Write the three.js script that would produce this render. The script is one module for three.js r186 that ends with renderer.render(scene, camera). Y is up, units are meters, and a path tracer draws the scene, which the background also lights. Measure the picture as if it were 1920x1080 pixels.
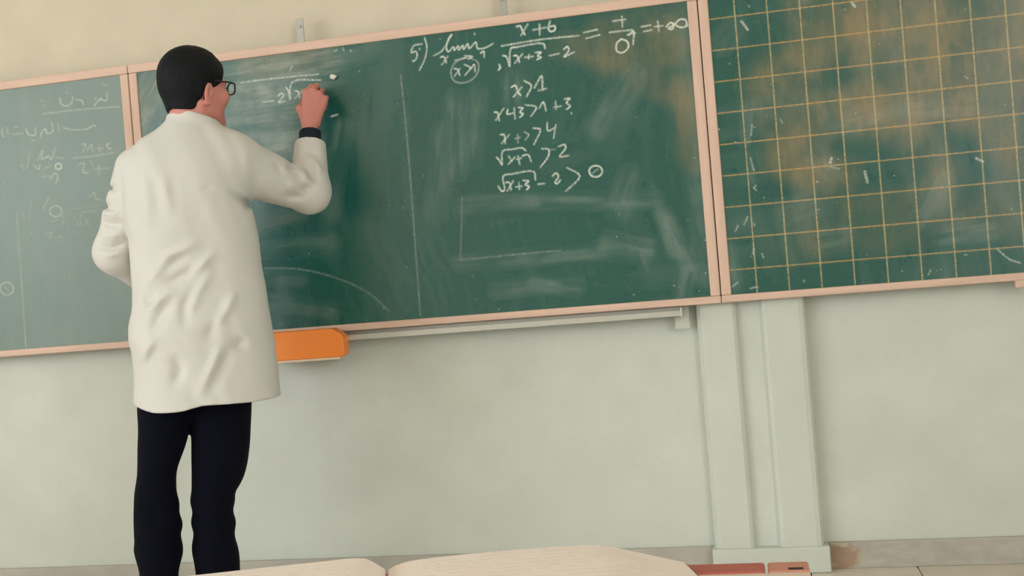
import * as THREE from 'three';
import { RoundedBoxGeometry } from 'three/addons/geometries/RoundedBoxGeometry.js';
import { mergeGeometries } from 'three/addons/utils/BufferGeometryUtils.js';
import { RectAreaLightUniformsLib } from 'three/addons/lights/RectAreaLightUniformsLib.js';

// ---------------------------------------------------------------- camera, daylight, exposure
const scene = new THREE.Scene();
const camera = new THREE.PerspectiveCamera(28.47, 1920 / 1080, 0.05, 60);
camera.rotation.order = 'YXZ';
camera.position.set(2.094, 1.008, 3.767);
camera.rotation.set(-0.00697, 0.20655, -0.0823);
scene.add(camera);
scene.background = new THREE.Color().setRGB(4.2, 4.5, 4.6);            // bright overcast sky outside the windows
const renderer = new THREE.WebGLRenderer({ antialias: true });
renderer.toneMapping = THREE.LinearToneMapping;
renderer.toneMappingExposure = 0.72;
renderer.shadowMap.enabled = true;
RectAreaLightUniformsLib.init();
const ROOM = { x0: -3.4, x1: 4.9, z1: 9.4, h: 3.35 };
const WINDOWS = [[2.9, 4.7], [5.0, 6.8], [7.1, 8.9]];                    // openings in the left wall, along z
const ADDED_WINDOW_RIGHT = [4.4, 7.4];                                       // added in the right wall, at the back, to even out the light
const SILL = 0.95, HEAD = 3.05;
for (const [a, b, x, s] of [...WINDOWS.map((w) => [...w, ROOM.x0, 1]), [...ADDED_WINDOW_RIGHT, ROOM.x1, -1]]) { // daylight that comes in through each opening, the added right one included
  const l = new THREE.RectAreaLight(new THREE.Color().setRGB(0.95, 1.0, 1.08), 8, b - a - 0.1, HEAD - SILL - 0.1);
  l.position.set(x + 0.02 * s, (SILL + HEAD) / 2, (a + b) / 2);
  l.lookAt(x + s, (SILL + HEAD) / 2, (a + b) / 2);
  scene.add(l);
}

// ---------------------------------------------------------------- helpers
let seed = 7;
const rnd = () => { seed = (seed * 1664525 + 1013904223) >>> 0; return seed / 4294967296; };
const clamp = (v, a = 0, b = 1) => Math.min(b, Math.max(a, v));
const lerp = (a, b, t) => a + (b - a) * t;
const sstep = (a, b, v) => { const t = clamp((v - a) / (b - a)); return t * t * (3 - 2 * t); };
const hash = (x, y) => { let h = (x * 374761393 + y * 668265263) | 0; h = Math.imul(h ^ (h >>> 13), 1274126177); return ((h ^ (h >>> 16)) >>> 0) / 4294967296; };
function vnoise(x, y) {
  const i = Math.floor(x), j = Math.floor(y), u = x - i, v = y - j, s = u * u * (3 - 2 * u), t = v * v * (3 - 2 * v);
  return lerp(lerp(hash(i, j), hash(i + 1, j), s), lerp(hash(i, j + 1), hash(i + 1, j + 1), s), t);
}
const fbm = (x, y, n = 4) => { let a = 0.5, r = 0, w = 0; for (let k = 0; k < n; k++) { r += a * vnoise(x, y); w += a; x = x * 2.03 + 17.1; y = y * 2.03 + 5.7; a *= 0.5; } return r / w; };
const srgb = (r, g, b) => new THREE.Color().setRGB(r / 255, g / 255, b / 255, THREE.SRGBColorSpace);
const lin8 = (v) => Math.round(255 * clamp(v <= 0.0031308 ? v * 12.92 : 1.055 * Math.pow(v, 1 / 2.4) - 0.055));
function texture(w, h, fn, color = true) {
  const d = new Uint8Array(w * h * 4);
  for (let y = 0; y < h; y++) for (let x = 0; x < w; x++) { const c = fn(x, y); const i = (y * w + x) * 4; d[i] = c[0]; d[i + 1] = c[1]; d[i + 2] = c[2]; d[i + 3] = 255; }
  const t = new THREE.DataTexture(d, w, h, THREE.RGBAFormat);
  t.magFilter = THREE.LinearFilter; t.minFilter = THREE.LinearMipmapLinearFilter; t.generateMipmaps = true; t.wrapS = t.wrapT = THREE.RepeatWrapping;
  if (color) t.colorSpace = THREE.SRGBColorSpace;
  t.needsUpdate = true;
  return t;
}
const std = (o) => new THREE.MeshStandardMaterial(o), phys = (o) => new THREE.MeshPhysicalMaterial(o);
const taken = new Map();
function numbered(n) { const k = taken.get(n) ?? 0; taken.set(n, k + 1); return k ? `${n}_${String(k).padStart(3, '0')}` : n; }
function mesh(name, geometry, material, parent = scene) {
  const m = new THREE.Mesh(geometry, material);
  m.name = parent === scene ? numbered(name) : name;
  m.castShadow = m.receiveShadow = true;
  parent.add(m);
  return m;
}
function thing(name, label, category, p = [0, 0, 0], turn = 0) {
  const g = new THREE.Group();
  g.name = numbered(name); g.position.set(...p); g.rotation.y = turn; g.userData = { label, category };
  scene.add(g);
  return g;
}
const structure = (o) => { o.userData.kind = 'structure'; return o; };
function box(x0, x1, y0, y1, z0, z1, r = 0) {
  const w = x1 - x0, h = y1 - y0, d = z1 - z0;
  const g = r ? new RoundedBoxGeometry(w, h, d, 2, Math.min(r, w / 2.01, h / 2.01, d / 2.01)) : new THREE.BoxGeometry(w, h, d);
  return g.translate((x0 + x1) / 2, (y0 + y1) / 2, (z0 + z1) / 2);
}
/** uv in metres from the two axes across which each face runs */
function metric(g) {
  const p = g.attributes.position, n = g.attributes.normal, uv = new Float32Array(p.count * 2);
  for (let i = 0; i < p.count; i++) {
    const ax = Math.abs(n.getX(i)), ay = Math.abs(n.getY(i)), az = Math.abs(n.getZ(i));
    const [u, v] = az >= ax && az >= ay ? [p.getX(i), p.getY(i)] : ax >= ay ? [p.getZ(i), p.getY(i)] : [p.getX(i), p.getZ(i)];
    uv[2 * i] = u; uv[2 * i + 1] = v;
  }
  g.setAttribute('uv', new THREE.BufferAttribute(uv, 2));
  return g;
}
function tube(points, r, seg = 24, rad = 10, closed = false) {
  return new THREE.TubeGeometry(new THREE.CatmullRomCurve3(points.map((p) => new THREE.Vector3(...p)), closed), seg, r, rad, closed);
}

// handwriting and eraser smears, one set with glare painted in: [strength, width in mm, [[x, y, x, y ...] in mm from the panel's lower left corner]]
const INK_MIDDLE = [[0.85,5,[[1083,941,1053,938,1044,917,1059,919,1063,904,1053,889,1046,888],[1073,927,1074,924],[1094,960,1099,929,1090,893,1067,855],[1121,897,1150,910,1182,951,1188,959,1176,947,1166,916,1172,904,1190,918,1193,907,1207,919,1208,906,1223,919,1225,906,1240,922,1244,906,1268,924,1272,903,1299,902,1325,912],[1265,954,1266,950],[1143,889,1154,890,1162,868],[1168,889,1146,864],[1192,872,1231,878],[1226,884,1252,878,1239,872],[1281,886,1292,891,1292,872],[1187,846,1197,842,1204,822],[1206,844,1186,821],[1223,855,1242,842,1222,820],[1244,839,1256,851,1257,827]]],[0.35,5,[[1176,818,1175,839,1194,867,1236,875,1268,858,1268,828,1247,804,1213,795,1186,803,1176,818]]],[0.95,5.5,[[1409,958,1421,959,1428,942,1435,928],[1447,961,1422,928],[1463,940,1506,943],[1486,956,1484,922],[1522,962,1514,939,1521,928,1535,931,1536,944,1517,944],[1354,901,1484,906,1612,903],[1341,841,1343,830,1336,823],[1355,869,1367,864,1375,832,1384,889,1407,891,1494,891,1498,875],[1392,864,1402,863,1409,841],[1421,866,1393,839],[1429,854,1456,854],[1443,861,1441,848],[1465,866,1483,864,1472,854,1482,848,1468,842],[1511,850,1542,853],[1559,865,1572,872,1576,860,1559,841,1592,852],[1630,911,1674,915],[1635,891,1680,897],[1726,936,1767,936],[1757,947,1756,914],[1713,901,1785,900],[1749,875,1733,862,1732,838,1751,831,1770,847,1767,865,1749,875],[1774,885,1790,896,1786,853],[1771,886,1795,888],[1817,906,1846,908],[1823,890,1848,892],[1859,901,1885,901],[1870,917,1871,884],[1896,896,1910,907,1920,901,1913,886,1903,890,1922,900,1941,914,1959,909,1959,891,1942,888,1922,900],[1964,892,1967,887],[1375,762,1389,766,1396,744,1404,732],[1410,758,1380,730],[1420,778,1442,760,1423,725],[1452,751,1479,787,1478,740],[1465,741,1491,744]]],[0.9,5,[[1311,687,1321,684,1325,657],[1344,696,1314,660],[1357,691,1354,676,1377,677],[1379,693,1379,657],[1394,693,1408,689,1397,677,1407,670,1395,660],[1417,699,1453,687,1433,660],[1462,683,1478,701,1484,672],[1511,680,1535,682],[1518,699,1518,673],[1548,703,1566,703,1554,691,1565,678,1552,669],[1567,656,1568,653],[1326,610,1337,609,1339,580],[1355,607,1327,581],[1437,620,1460,613,1435,566],[1485,633,1485,606,1508,613],[1513,623,1502,580],[1306,537,1314,527,1322,511,1328,555,1362,558,1394,559,1406,549],[1347,537,1356,519],[1367,531,1345,511],[1373,524,1389,526],[1378,534,1382,505],[1394,533,1412,535,1421,512],[1460,550,1482,545,1480,524,1450,489],[1516,551,1536,555,1539,544,1517,518,1546,518],[1303,442,1315,424,1324,427,1323,473,1355,477,1427,477,1430,450],[1330,451,1342,450,1346,425],[1355,453,1333,423],[1363,433,1383,434],[1374,446,1374,424],[1389,452,1407,448,1395,438,1407,430,1398,420],[1438,435,1459,435],[1488,457,1500,465,1508,455,1495,435,1501,430,1513,441],[1538,479,1578,448,1528,403],[1653,456,1649,447,1641,441,1630,440,1619,443,1612,451,1610,460,1613,469,1622,475,1633,476,1643,473,1651,465,1653,456]]],[0.5,4.5,[[1374,592,1390,594],[1383,604,1382,578],[1407,610,1420,600,1407,584],[1486,543,1504,543],[1620,453,1638,464]]],[0.8,5.5,[[423,888,536,888,709,884],[498,812,538,812],[556,826,568,835,576,826,557,805,579,806],[587,853,595,840,599,811,610,867,716,863],[619,837,629,834,634,811],[646,834,616,811]]],[0.55,6,[[773,955,782,958],[804,961,807,953],[830,950,833,948],[741,735,754,737,766,739],[607,908,617,923]]],[0.34,5,[[1000,847,1003,721,1004,559,1002,307,999,34]]],[0.22,6,[[454,239,581,225,714,183,824,123,890,57],[1177,413,1154,208],[1154,208,1333,211,1494,211]]]];
const SMEAR_AND_GLARE_MIDDLE = [[0.16,45,[[1153,201,1403,194,1634,199,1770,170,1790,99],[1654,232,1781,200],[1184,389,1419,380,1819,347],[1855,266,1903,124,1880,49],[1269,97,1396,105,1537,85],[1833,302,1865,179]]],[0.13,60,[[1177,737,1161,507],[1251,747,1215,538],[1649,597,1784,755],[1740,432,1696,315],[1381,785,1377,732],[1131,636,1081,372],[1964,870,1964,461],[1952,411,1960,86]]],[0.34,130,[[396,807,633,808],[397,705,614,700],[17,793,125,950],[424,897,720,908],[360,625,539,625]]],[0.13,50,[[458,393,598,417],[452,208,579,198],[470,299,705,306],[435,135,684,70],[778,692,714,406],[798,926,915,948],[503,666,622,681]]]];  // widest smears, upper left: chalk film with window glare painted in
const BROWN_MIDDLE = [[0.4,80,[[1675,906,1917,927],[1684,801,1943,822],[1799,736,1947,667],[1880,881,1958,598],[1566,868,1772,825],[125,950,23,849],[469,947,723,944],[1944,634,1948,463]]]];
const INK_LEFT = [[0.5,5.5,[[911,913,905,885,881,891],[898,945,900,942],[907,940,909,937],[887,895,875,889,856,870],[861,893,867,900],[814,880,807,896,785,901],[774,913,767,891,743,883,724,895,723,916],[750,931,753,928],[648,914,650,911],[653,896,655,892],[649,865,798,864,954,857],[855,799,844,801,820,792,752,797,724,808],[705,823,707,799],[680,833,682,797,659,794,655,810,636,796,632,784],[612,820,613,794,584,797,576,819],[594,776,602,774],[561,804,520,804],[530,830,542,830],[497,832,500,811],[478,829,480,800]]],[0.4,6,[[584,735,567,679],[545,692,555,675],[610,698,636,734,628,704,645,707,657,711,665,700,674,710,686,739],[683,704,714,698],[594,687,613,668,620,687],[636,667,667,679],[706,669,704,664,699,661,693,660,687,662,682,666,681,672,683,677,688,680,695,681,701,679,705,674,706,669],[624,640,659,638],[655,624,677,647,687,631,676,608],[792,741,809,737,795,713],[813,716,832,734,835,708],[850,717,876,717],[863,726,863,703],[906,732,892,728,894,718,908,710],[754,694,834,693,919,697],[774,668,797,671,789,641,811,634],[821,679,833,658],[835,647,891,644],[854,660,853,627]]],[0.24,6.5,[[569,551,559,489],[530,520,540,491],[615,521,632,545,643,561],[691,508,687,499,678,493,665,491,654,495,646,503,643,513,647,522,657,528,669,530,681,526,689,518,691,508],[642,476,671,479],[691,491,690,460],[619,435,644,435,630,417],[642,417,682,418],[734,512,841,513],[738,484,760,454,771,495,827,496],[778,475,795,450],[797,473,776,452],[807,551,827,561,831,541,847,536],[469,246,465,235,454,227,440,225,427,230,418,239,415,251,420,262,431,269,445,271,458,267,467,258,469,246],[436,255,448,239]]],[0.3,6,[[511,522,507,384,505,258,501,85,500,25]]]];
const INK_RIGHT = [[0.9,8,[[132,883,149,855],[471,897,478,885],[468,373,473,340],[796,381,813,369],[372,425,367,411]]],[0.5,5,[[782,632,789,626],[158,930,159,925],[128,354,135,348],[366,398,392,389],[80,506,85,504],[232,551,227,563],[139,556,133,522],[125,450,133,410]]],[0.6,5,[[89,242,102,266],[60,225,70,241],[120,242,121,237],[137,145,141,133],[631,39,638,52],[92,38,109,42],[109,147,113,163],[35,48,55,61],[258,50,260,47],[741,90,745,90],[834,101,867,66,896,53],[129,357,135,362],[322,357,325,354]]]];
const SMEAR_RIGHT = [[0.14,60,[[142,589,131,523],[125,444,132,399],[66,823,103,864],[331,434,370,386],[412,515,595,555,780,540]]],[0.13,70,[[631,212,691,316],[35,153,45,67],[231,260,286,272],[699,146,802,158],[343,172,386,173]]]];
const BROWN_RIGHT = [[0.7,120,[[438,844,700,843,943,822],[540,798,747,783,947,736],[459,775,580,765],[743,729,943,683],[738,664,939,630],[810,602,934,566],[334,890,463,824],[576,585,780,540],[222,703,333,740],[530,667,636,676],[309,570,495,550],[245,449,311,453],[547,544,596,506]]],[0.42,90,[[154,678,191,584],[827,481,872,411],[644,446,689,354],[294,371,402,383],[446,600,523,569],[922,546,909,364],[229,512,254,420]]],[0.24,90,[[242,264,383,274],[446,268,552,269],[631,278,702,320],[321,173,376,185],[852,283,893,150],[705,222,881,194],[168,159,288,160],[492,164,598,177],[295,393,377,341]]]];
// folds of the coat: [height in mm, width in mm, [[x, y, z, ...] in mm in the person's frame]]
const FOLDS = [[7,12,[[107,1158,130,10,1076,130],[89,1105,130,35,1030,130,-4,955,130],[-19,1059,130,-89,1011,130,-131,1000,130],[67,1190,130,-31,1148,130,-118,1052,130],[150,1035,130,122,988,130,63,904,130],[106,905,130,65,820,130,10,722,130],[-87,923,130,-118,882,130,-135,840,130]]],[-7,14,[[70,1111,130,-3,1087,130,-76,1054,130],[26,1154,130,-81,1108,130],[-26,1035,130,-73,971,130,-105,925,130],[56,1058,130,4,1003,130,-12,916,130],[128,883,130,84,808,130,38,724,130],[96,956,130,43,891,130],[-120,1023,130,-74,1020,130],[-44,870,130,-29,820,130,-54,749,130],[154,901,130,135,853,130]]],[-9,10,[[148,1336,60,198,1303,60,215,1309,60],[212,1315,60,202,1270,60]]],[-2,14,[[-185,1371,100,-160,1333,100],[-114,1403,100,-118,1230,100],[-55,1412,100,-43,1225,100],[-9,1414,100,1,1242,100],[94,1273,100,19,1221,100,-26,1159,100],[85,1356,100,98,1322,100],[235,1385,100,245,1297,100]]],[2,14,[[217,1481,100,213,1332,100],[-135,1376,100,-136,1199,100],[-85,1406,100,-80,1227,100],[-33,1407,100,-21,1240,100],[129,1267,100,36,1240,100,-12,1182,100],[259,1379,100,273,1295,100]]],[-8,9,[[-225,1276,-50,-187,1261,-50,-143,1262,-50],[-239,1202,-50,-193,1190,-50,-139,1216,-50],[-181,1386,-50,-168,1352,-50],[-217,1334,-50,-173,1293,-50]]],[7,9,[[-233,1235,-50,-190,1226,-50,-145,1237,-50],[-219,1305,-50,-165,1285,-50],[-226,1172,-50,-154,1175,-50]]],[-8,10,[[362,1430,-80,345,1386,-80],[405,1419,-80,442,1346,-80],[314,1327,-80,400,1313,-80],[386,1358,-80,418,1321,-80],[297,1424,-80,327,1379,-80],[396,1472,-80,464,1451,-80]]],[7,10,[[382,1411,-80,411,1343,-80],[330,1361,-80,385,1340,-80],[429,1444,-80,464,1389,-80]]]];
// ---------------------------------------------------------------- the room
const grain = (scale, lo, hi, base) => texture(512, 512, (x, y) => {
  // tileable by mirroring the far edge into the near one
  const f = (a, b) => fbm(a * scale / 512, b * scale / 512, 5);
  const tx = sstep(384, 512, x), ty = sstep(384, 512, y);
  const v = lerp(lerp(f(x, y), f(x - 512, y), tx), lerp(f(x, y - 512), f(x - 512, y - 512), tx), ty);
  const k = lerp(lo, hi, v);
  return base.map((c) => lin8(c * k));
});
const cream = srgb(211, 200, 177), dado = srgb(204, 208, 197);
const wallMap = grain(10, 0.93, 1.07, [cream.r, cream.g, cream.b]); wallMap.repeat.set(0.7, 0.7);
const dadoMap = grain(9, 0.91, 1.09, [dado.r, dado.g, dado.b]); dadoMap.repeat.set(0.6, 0.6);
const fineBump = texture(256, 256, (x, y) => { const v = Math.round(255 * (0.6 * hash(x, y) + 0.4 * vnoise(x / 4, y / 4))); return [v, v, v]; }, false);
const wallBump = fineBump.clone(); wallBump.repeat.set(3, 3); wallBump.needsUpdate = true;
const WALL = std({ map: wallMap, bumpMap: wallBump, bumpScale: 0.0006, roughness: 0.9 });
const DADO = std({ map: dadoMap, bumpMap: wallBump, bumpScale: 0.0006, roughness: 0.55 });
const CEIL = std({ color: srgb(226, 221, 205), roughness: 0.95 });
const floorMap = grain(14, 0.88, 1.1, [0.70, 0.63, 0.54]); floorMap.repeat.set(1.3, 1.3);
const TILES = [0.96, 1, 1.05].map((k) => std({ map: floorMap, color: new THREE.Color(k, k, k), roughness: 0.45 }));
const GROUT = std({ color: srgb(182, 170, 152), roughness: 0.95 });

const { x0, x1, z1, h } = ROOM;
{
  const front = structure(mesh('wall_front', metric(box(x0 - 0.2, x1 + 0.2, 0, h, -0.2, 0)), WALL));
  mesh('painted_dado', metric(box(x0, x1, 0, 1.3, 0, 0.002)), DADO, front);
  const [ra, rb] = ADDED_WINDOW_RIGHT;
  const right = structure(mesh('wall_right', metric(mergeGeometries([box(x1, x1 + 0.2, 0, SILL, 0, z1), box(x1, x1 + 0.2, HEAD, h, 0, z1), box(x1, x1 + 0.2, SILL, HEAD, 0, ra), box(x1, x1 + 0.2, SILL, HEAD, rb, z1)])), WALL));
  mesh('painted_dado', metric(box(x1 - 0.002, x1, 0, SILL - 0.03, 0, z1)), DADO, right);
  const back = structure(mesh('wall_back', metric(box(x0 - 0.2, x1 + 0.2, 0, h, z1, z1 + 0.2)), WALL));
  mesh('painted_dado', metric(box(x0, x1, 0, 1.3, z1 - 0.002, z1)), DADO, back);
  structure(mesh('ceiling', metric(box(x0 - 0.2, x1 + 0.2, h, h + 0.15, -0.2, z1 + 0.2)), CEIL));
  // left wall with three openings
  const g = [box(x0 - 0.2, x0, 0, SILL, 0, z1), box(x0 - 0.2, x0, HEAD, h, 0, z1)];
  let from = 0;
  for (const [a, b] of [...WINDOWS, [z1, z1]]) { if (a > from) g.push(box(x0 - 0.2, x0, SILL, HEAD, from, a)); from = b; }
  structure(mesh('wall_left', metric(mergeGeometries(g)), WALL));
  const FRAME = std({ color: srgb(214, 208, 194), roughness: 0.5 });
  const GLASS = phys({ color: 0xffffff, roughness: 0.02, transmission: 1, thickness: 0, ior: 1.45 });
  [...WINDOWS.map((w) => [...w, x0, 1]), [...ADDED_WINDOW_RIGHT, x1, -1]].forEach(([a, b, xw, sd], i) => {  // the last is the added right window
    const slab = (p, q, ...r) => box(Math.min(xw + sd * p, xw + sd * q), Math.max(xw + sd * p, xw + sd * q), ...r);
    const w = new THREE.Group(); w.name = `window_${i + 1}`; w.userData.kind = 'structure'; scene.add(w);
    const X0 = -0.14, X1 = -0.08, t = 0.06, m = (a + b) / 2;
    mesh('window_frame', mergeGeometries([slab(X0, X1, SILL, SILL + t, a, b), slab(X0, X1, HEAD - t, HEAD, a, b), slab(X0, X1, SILL + t, HEAD - t, a, a + t), slab(X0, X1, SILL + t, HEAD - t, b - t, b)]), FRAME, w);
    mesh('mullion', slab(X0, X1, SILL + t, HEAD - t, m - t / 2, m + t / 2), FRAME, w);
    mesh('window_sill', slab(-0.2, 0.04, SILL - 0.03, SILL, a - 0.03, b + 0.03, 0.008), FRAME, w);
    for (const [p, q] of [[a + t, m - t / 2], [m + t / 2, b - t]]) mesh('pane', slab(-0.113, -0.109, SILL + t, HEAD - t, p, q), GLASS, w);
  });
}
{ // tiled floor: tiles in the strip along the front wall are pieces, the rest is one bed of tiles
  const floor = structure(mesh('floor', metric(box(x0 - 0.2, x1 + 0.2, -0.15, -0.006, -0.2, z1 + 0.2)), GROUT));
  const tg = metric(new RoundedBoxGeometry(0.326, 0.012, 0.326, 1, 0.002)), rest = [];
  for (let i = 0; i < 26; i++) for (let j = 0; j < 29; j++) {
    const x = x0 + 0.165 + i * 0.33, z = 0.165 + j * 0.33;
    if (x > x1 - 0.1 || z > z1 - 0.1) continue;
    if (j < 3 && x > 0.4) { const t = mesh('floor_tile', tg, TILES[Math.floor(rnd() * 3)], floor); t.position.set(x, -0.006, z); }
    else rest.push(tg.clone().translate(x, -0.006, z));
  }
  const s = mesh('floor_tiles', mergeGeometries(rest), TILES[1], floor); s.userData.kind = 'stuff';
}
const BASE = std({ map: grain(12, 0.8, 1.12, [0.46, 0.43, 0.37]), roughness: 0.6 });
const baseboard = structure(mesh('baseboard_front', metric(box(x0, 1.905, 0, 0.085, 0.002, 0.016, 0.003)), BASE));
{ // stained stretch beside the pilaster
  const t = texture(900, 96, (x, y) => { // brown damp stain with an uneven rim, and grey scuffs
    const u = x / 900, v = y / 96, k = 0.8 + 0.32 * fbm(x * 0.03, y * 0.05, 4), e = Math.hypot((u - 0.035) / 0.062, (v - 0.45) / 0.5) + 0.7 * (fbm(x * 0.05 + 3, y * 0.06, 4) - 0.5), st = 1 - sstep(0.72, 1.0, e), rim = (1 - sstep(0.95, 1.2, e)) * (1 - st);
    const c = [0.46, 0.43, 0.37].map((q, i) => lerp(lerp(q, [0.45, 0.39, 0.24][i], rim * 0.7), [0.36, 0.20, 0.12][i], st * 0.75) * k);
    return c.map(lin8);
  });
  t.wrapS = t.wrapT = THREE.ClampToEdgeWrapping;
  const g = metric(box(2.276, x1, 0, 0.085, 0.002, 0.016, 0.003)), uv = g.attributes.uv;
  for (let i = 0; i < uv.count; i++) uv.setXY(i, uv.getX(i) - 2.276, uv.getY(i) / 0.085);
  mesh('stained_board', g, std({ map: t, roughness: 0.65 }), baseboard);
}
structure(mesh('baseboard_right', metric(box(x1 - 0.016, x1 - 0.002, 0, 0.085, 0.02, z1 - 0.02, 0.003)), BASE));
{ // ribbed pilaster under the joint of the boards
  const P = DADO;
  const s = new THREE.Shape();
  const prof = [[1.912, 0.002], [1.916, 0.036], [1.928, 0.048], [1.940, 0.050], [2.030, 0.050], [2.040, 0.044], [2.050, 0.030], [2.058, 0.026], [2.106, 0.026], [2.114, 0.032], [2.124, 0.050], [2.136, 0.054], [2.236, 0.054], [2.250, 0.050], [2.258, 0.040], [2.260, 0.002]];
  prof.forEach(([x, z], i) => (i ? s.lineTo(x, -z) : s.moveTo(x, -z)));
  const g = new THREE.ExtrudeGeometry(s, { depth: h - 0.085, bevelEnabled: false });
  g.rotateX(-Math.PI / 2); g.translate(0, 0.085, 0);
  const p = structure(mesh('trim_1', metric(g), P));
  mesh('plinth', metric(box(1.905, 2.275, 0, 0.085, 0.002, 0.062, 0.006)), P, p);
  p.userData.label = 'cream ribbed pilaster on the wall below the joint of the chalkboards';
}

// ---------------------------------------------------------------- chalkboards
const ZB = 0.09, YB = 0.88, PPM = 900;                                  // front of the frames, bottom of the boards
const smooth = (p) => p.length < 6 ? p : new THREE.CatmullRomCurve3(Array.from({ length: p.length / 2 }, (_, i) => new THREE.Vector3(p[2 * i], p[2 * i + 1], 0)), false, 'centripetal').getPoints((p.length / 2 - 1) * 4).flatMap((v) => [v.x, v.y]);
/** dust maps of one panel: white chalk, brown dust; both 0..1 per pixel */
function panelMaps(W, H, { film, inks = [], smears = [], browns = [], grid, base, specks, film2, streak }) {
  const w = Math.round(W * PPM), hh = Math.round(H * PPM), white = new Float32Array(w * hh), brown = new Float32Array(w * hh), line = new Float32Array(w * hh), pale = new Float32Array(w * hh);
  for (let y = 0; y < hh; y++) for (let x = 0; x < w; x++) {
    const u = x / PPM, v = y / PPM;
    const wx = u + 0.16 * (fbm(u * 2.2, v * 2.2, 3) - 0.5), wy = v + 0.16 * (fbm(u * 2.2 + 40, v * 2.2, 3) - 0.5);
    const cloud = fbm(wx * 5 + 3, wy * 5, 5), vert = fbm(wx * 26, wy * 3.4 + 9, 4), hor = fbm(wx * 3.2 + 20, wy * 24, 4), side = sstep(0.42, 0.58, fbm(u * 1.6 + 8, v * 2.4 + 3, 2));
    const wipe = lerp(vert, hor, side);
    white[y * w + x] = clamp(film + film2 * (cloud - 0.5) + streak * (wipe - 0.5) * (0.5 + cloud) + 0.022 * (hash(x, y) - 0.5));
  }
  const paint = (dst, pts, width, strength, soft, gr) => {
    for (let k = 0; k + 3 < pts.length; k += 2) {
      const [ax, ay, bx, by] = [pts[k], pts[k + 1], pts[k + 2], pts[k + 3]].map((m) => (m / 1000) * PPM), r = (width / 2000) * PPM, R = r * (soft ? 1.25 : 1) + 1.2;
      const L = (bx - ax) ** 2 + (by - ay) ** 2 || 1e-6;
      for (let y = Math.max(0, Math.floor(Math.min(ay, by) - R)); y <= Math.min(hh - 1, Math.max(ay, by) + R); y++) for (let x = Math.max(0, Math.floor(Math.min(ax, bx) - R)); x <= Math.min(w - 1, Math.max(ax, bx) + R); x++) {
        const t = clamp(((x - ax) * (bx - ax) + (y - ay) * (by - ay)) / L), d = Math.hypot(x - ax - t * (bx - ax), y - ay - t * (by - ay));
        if (d > R) continue;
        let a = soft ? 1 - sstep(r * 0.25, R, d) : 1 - sstep(r * 0.55, R, d);
        if (soft) { // an eraser leaves streaks along its way
          const ang = Math.atan2(by - ay, bx - ax), along = x * Math.cos(ang) + y * Math.sin(ang), across = -x * Math.sin(ang) + y * Math.cos(ang);
          a *= dst === brown ? (0.3 + 0.8 * sstep(0.3, 0.7, fbm(x * 0.016 + 7 + width, y * 0.010 + ax * 0.01, 4))) * (0.55 + 0.6 * fbm(x * 0.11, y * 0.035, 3) + 0.3 * (hash(x >> 1, y >> 1) - 0.5))
            : (0.25 + 1.1 * sstep(0.25, 0.75, fbm(along * 0.008, across * 0.06, 4))) * (0.3 + 1.1 * fbm(x * 0.022, y * 0.022, 4)) * (0.85 + 0.3 * hash(x >> 1, y >> 1));
          dst.tmp[y * w + x] = Math.max(dst.tmp[y * w + x], a * strength);
        } else {
          a *= clamp(0.15 + gr * (0.9 * hash(x >> 1, y >> 1) + 1.5 * vnoise(x * 0.3, y * 0.3)));
          const i = y * w + x; dst[i] = Math.max(dst[i], lerp(dst[i], 1, a * strength));
        }
      }
    }
  };
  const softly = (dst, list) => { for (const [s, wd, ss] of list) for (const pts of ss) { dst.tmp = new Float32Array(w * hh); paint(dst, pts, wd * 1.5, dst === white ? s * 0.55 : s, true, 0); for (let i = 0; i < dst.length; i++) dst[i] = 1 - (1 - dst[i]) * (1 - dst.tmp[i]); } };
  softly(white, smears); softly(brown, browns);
  for (let i = 0; i < specks; i++) { const px = rnd() * W * 1000, py = Math.pow(rnd(), 1.6) * H * 1000, a = rnd() * 6.28, l = 0.5 + rnd() * rnd() * 5; paint(white, [px, py, px + l * Math.cos(a), py + l * Math.sin(a)], 2 + rnd() * 2.2, 0.2 + rnd() * 0.4, false, 0.6); }
  if (grid) for (const pts of grid) paint(pts[0] === pts[2] ? pale : line, pts, 4.2, 0.8, false, 0.5);
  for (const [s, wd, ss] of inks) for (const pts of ss) paint(white, smooth(pts), wd + 0.9, s * 0.74, false, 0.5);
  const map = texture(w, hh, (x, y) => {
    const i = y * w + x, a = white[i], b = brown[i] * 0.9, l = line[i];
    return [0, 1, 2].map((c) => { let v = base[c]; v = lerp(v, [0.27, 0.205, 0.105][c], b); v = lerp(v, [0.58, 0.34, 0.11][c], l); v = lerp(v, [0.56, 0.43, 0.20][c], pale[i]); v = lerp(v, [0.70, 0.71, 0.62][c], a); return lin8(v); });
  });
  const rough = texture(w >> 1, hh >> 1, (x, y) => { const a = white[(y * 2) * w + x * 2], v = Math.round(255 * clamp(0.27 + 0.6 * a + 0.12 * brown[(y * 2) * w + x * 2])); return [v, v, v]; }, false);
  for (const t of [map, rough]) t.wrapS = t.wrapT = THREE.ClampToEdgeWrapping;
  return phys({ map, roughnessMap: rough, roughness: 1, metalness: 0, specularIntensity: 1 });
}
const woodMap = texture(512, 512, (x, y) => { const v = 0.86 + 0.22 * fbm(x * 0.012, y * 0.11, 5) + 0.05 * (hash(x, y) - 0.5), c = srgb(219, 186, 166); return [lin8(c.r * v), lin8(c.g * v), lin8(c.b * v)]; });
const woodMapV = woodMap.clone(); woodMapV.rotation = Math.PI / 2; woodMapV.needsUpdate = true;
const RAIL = std({ map: woodMap, roughness: 0.6 }), STILE = std({ map: woodMapV, roughness: 0.6 });
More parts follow.
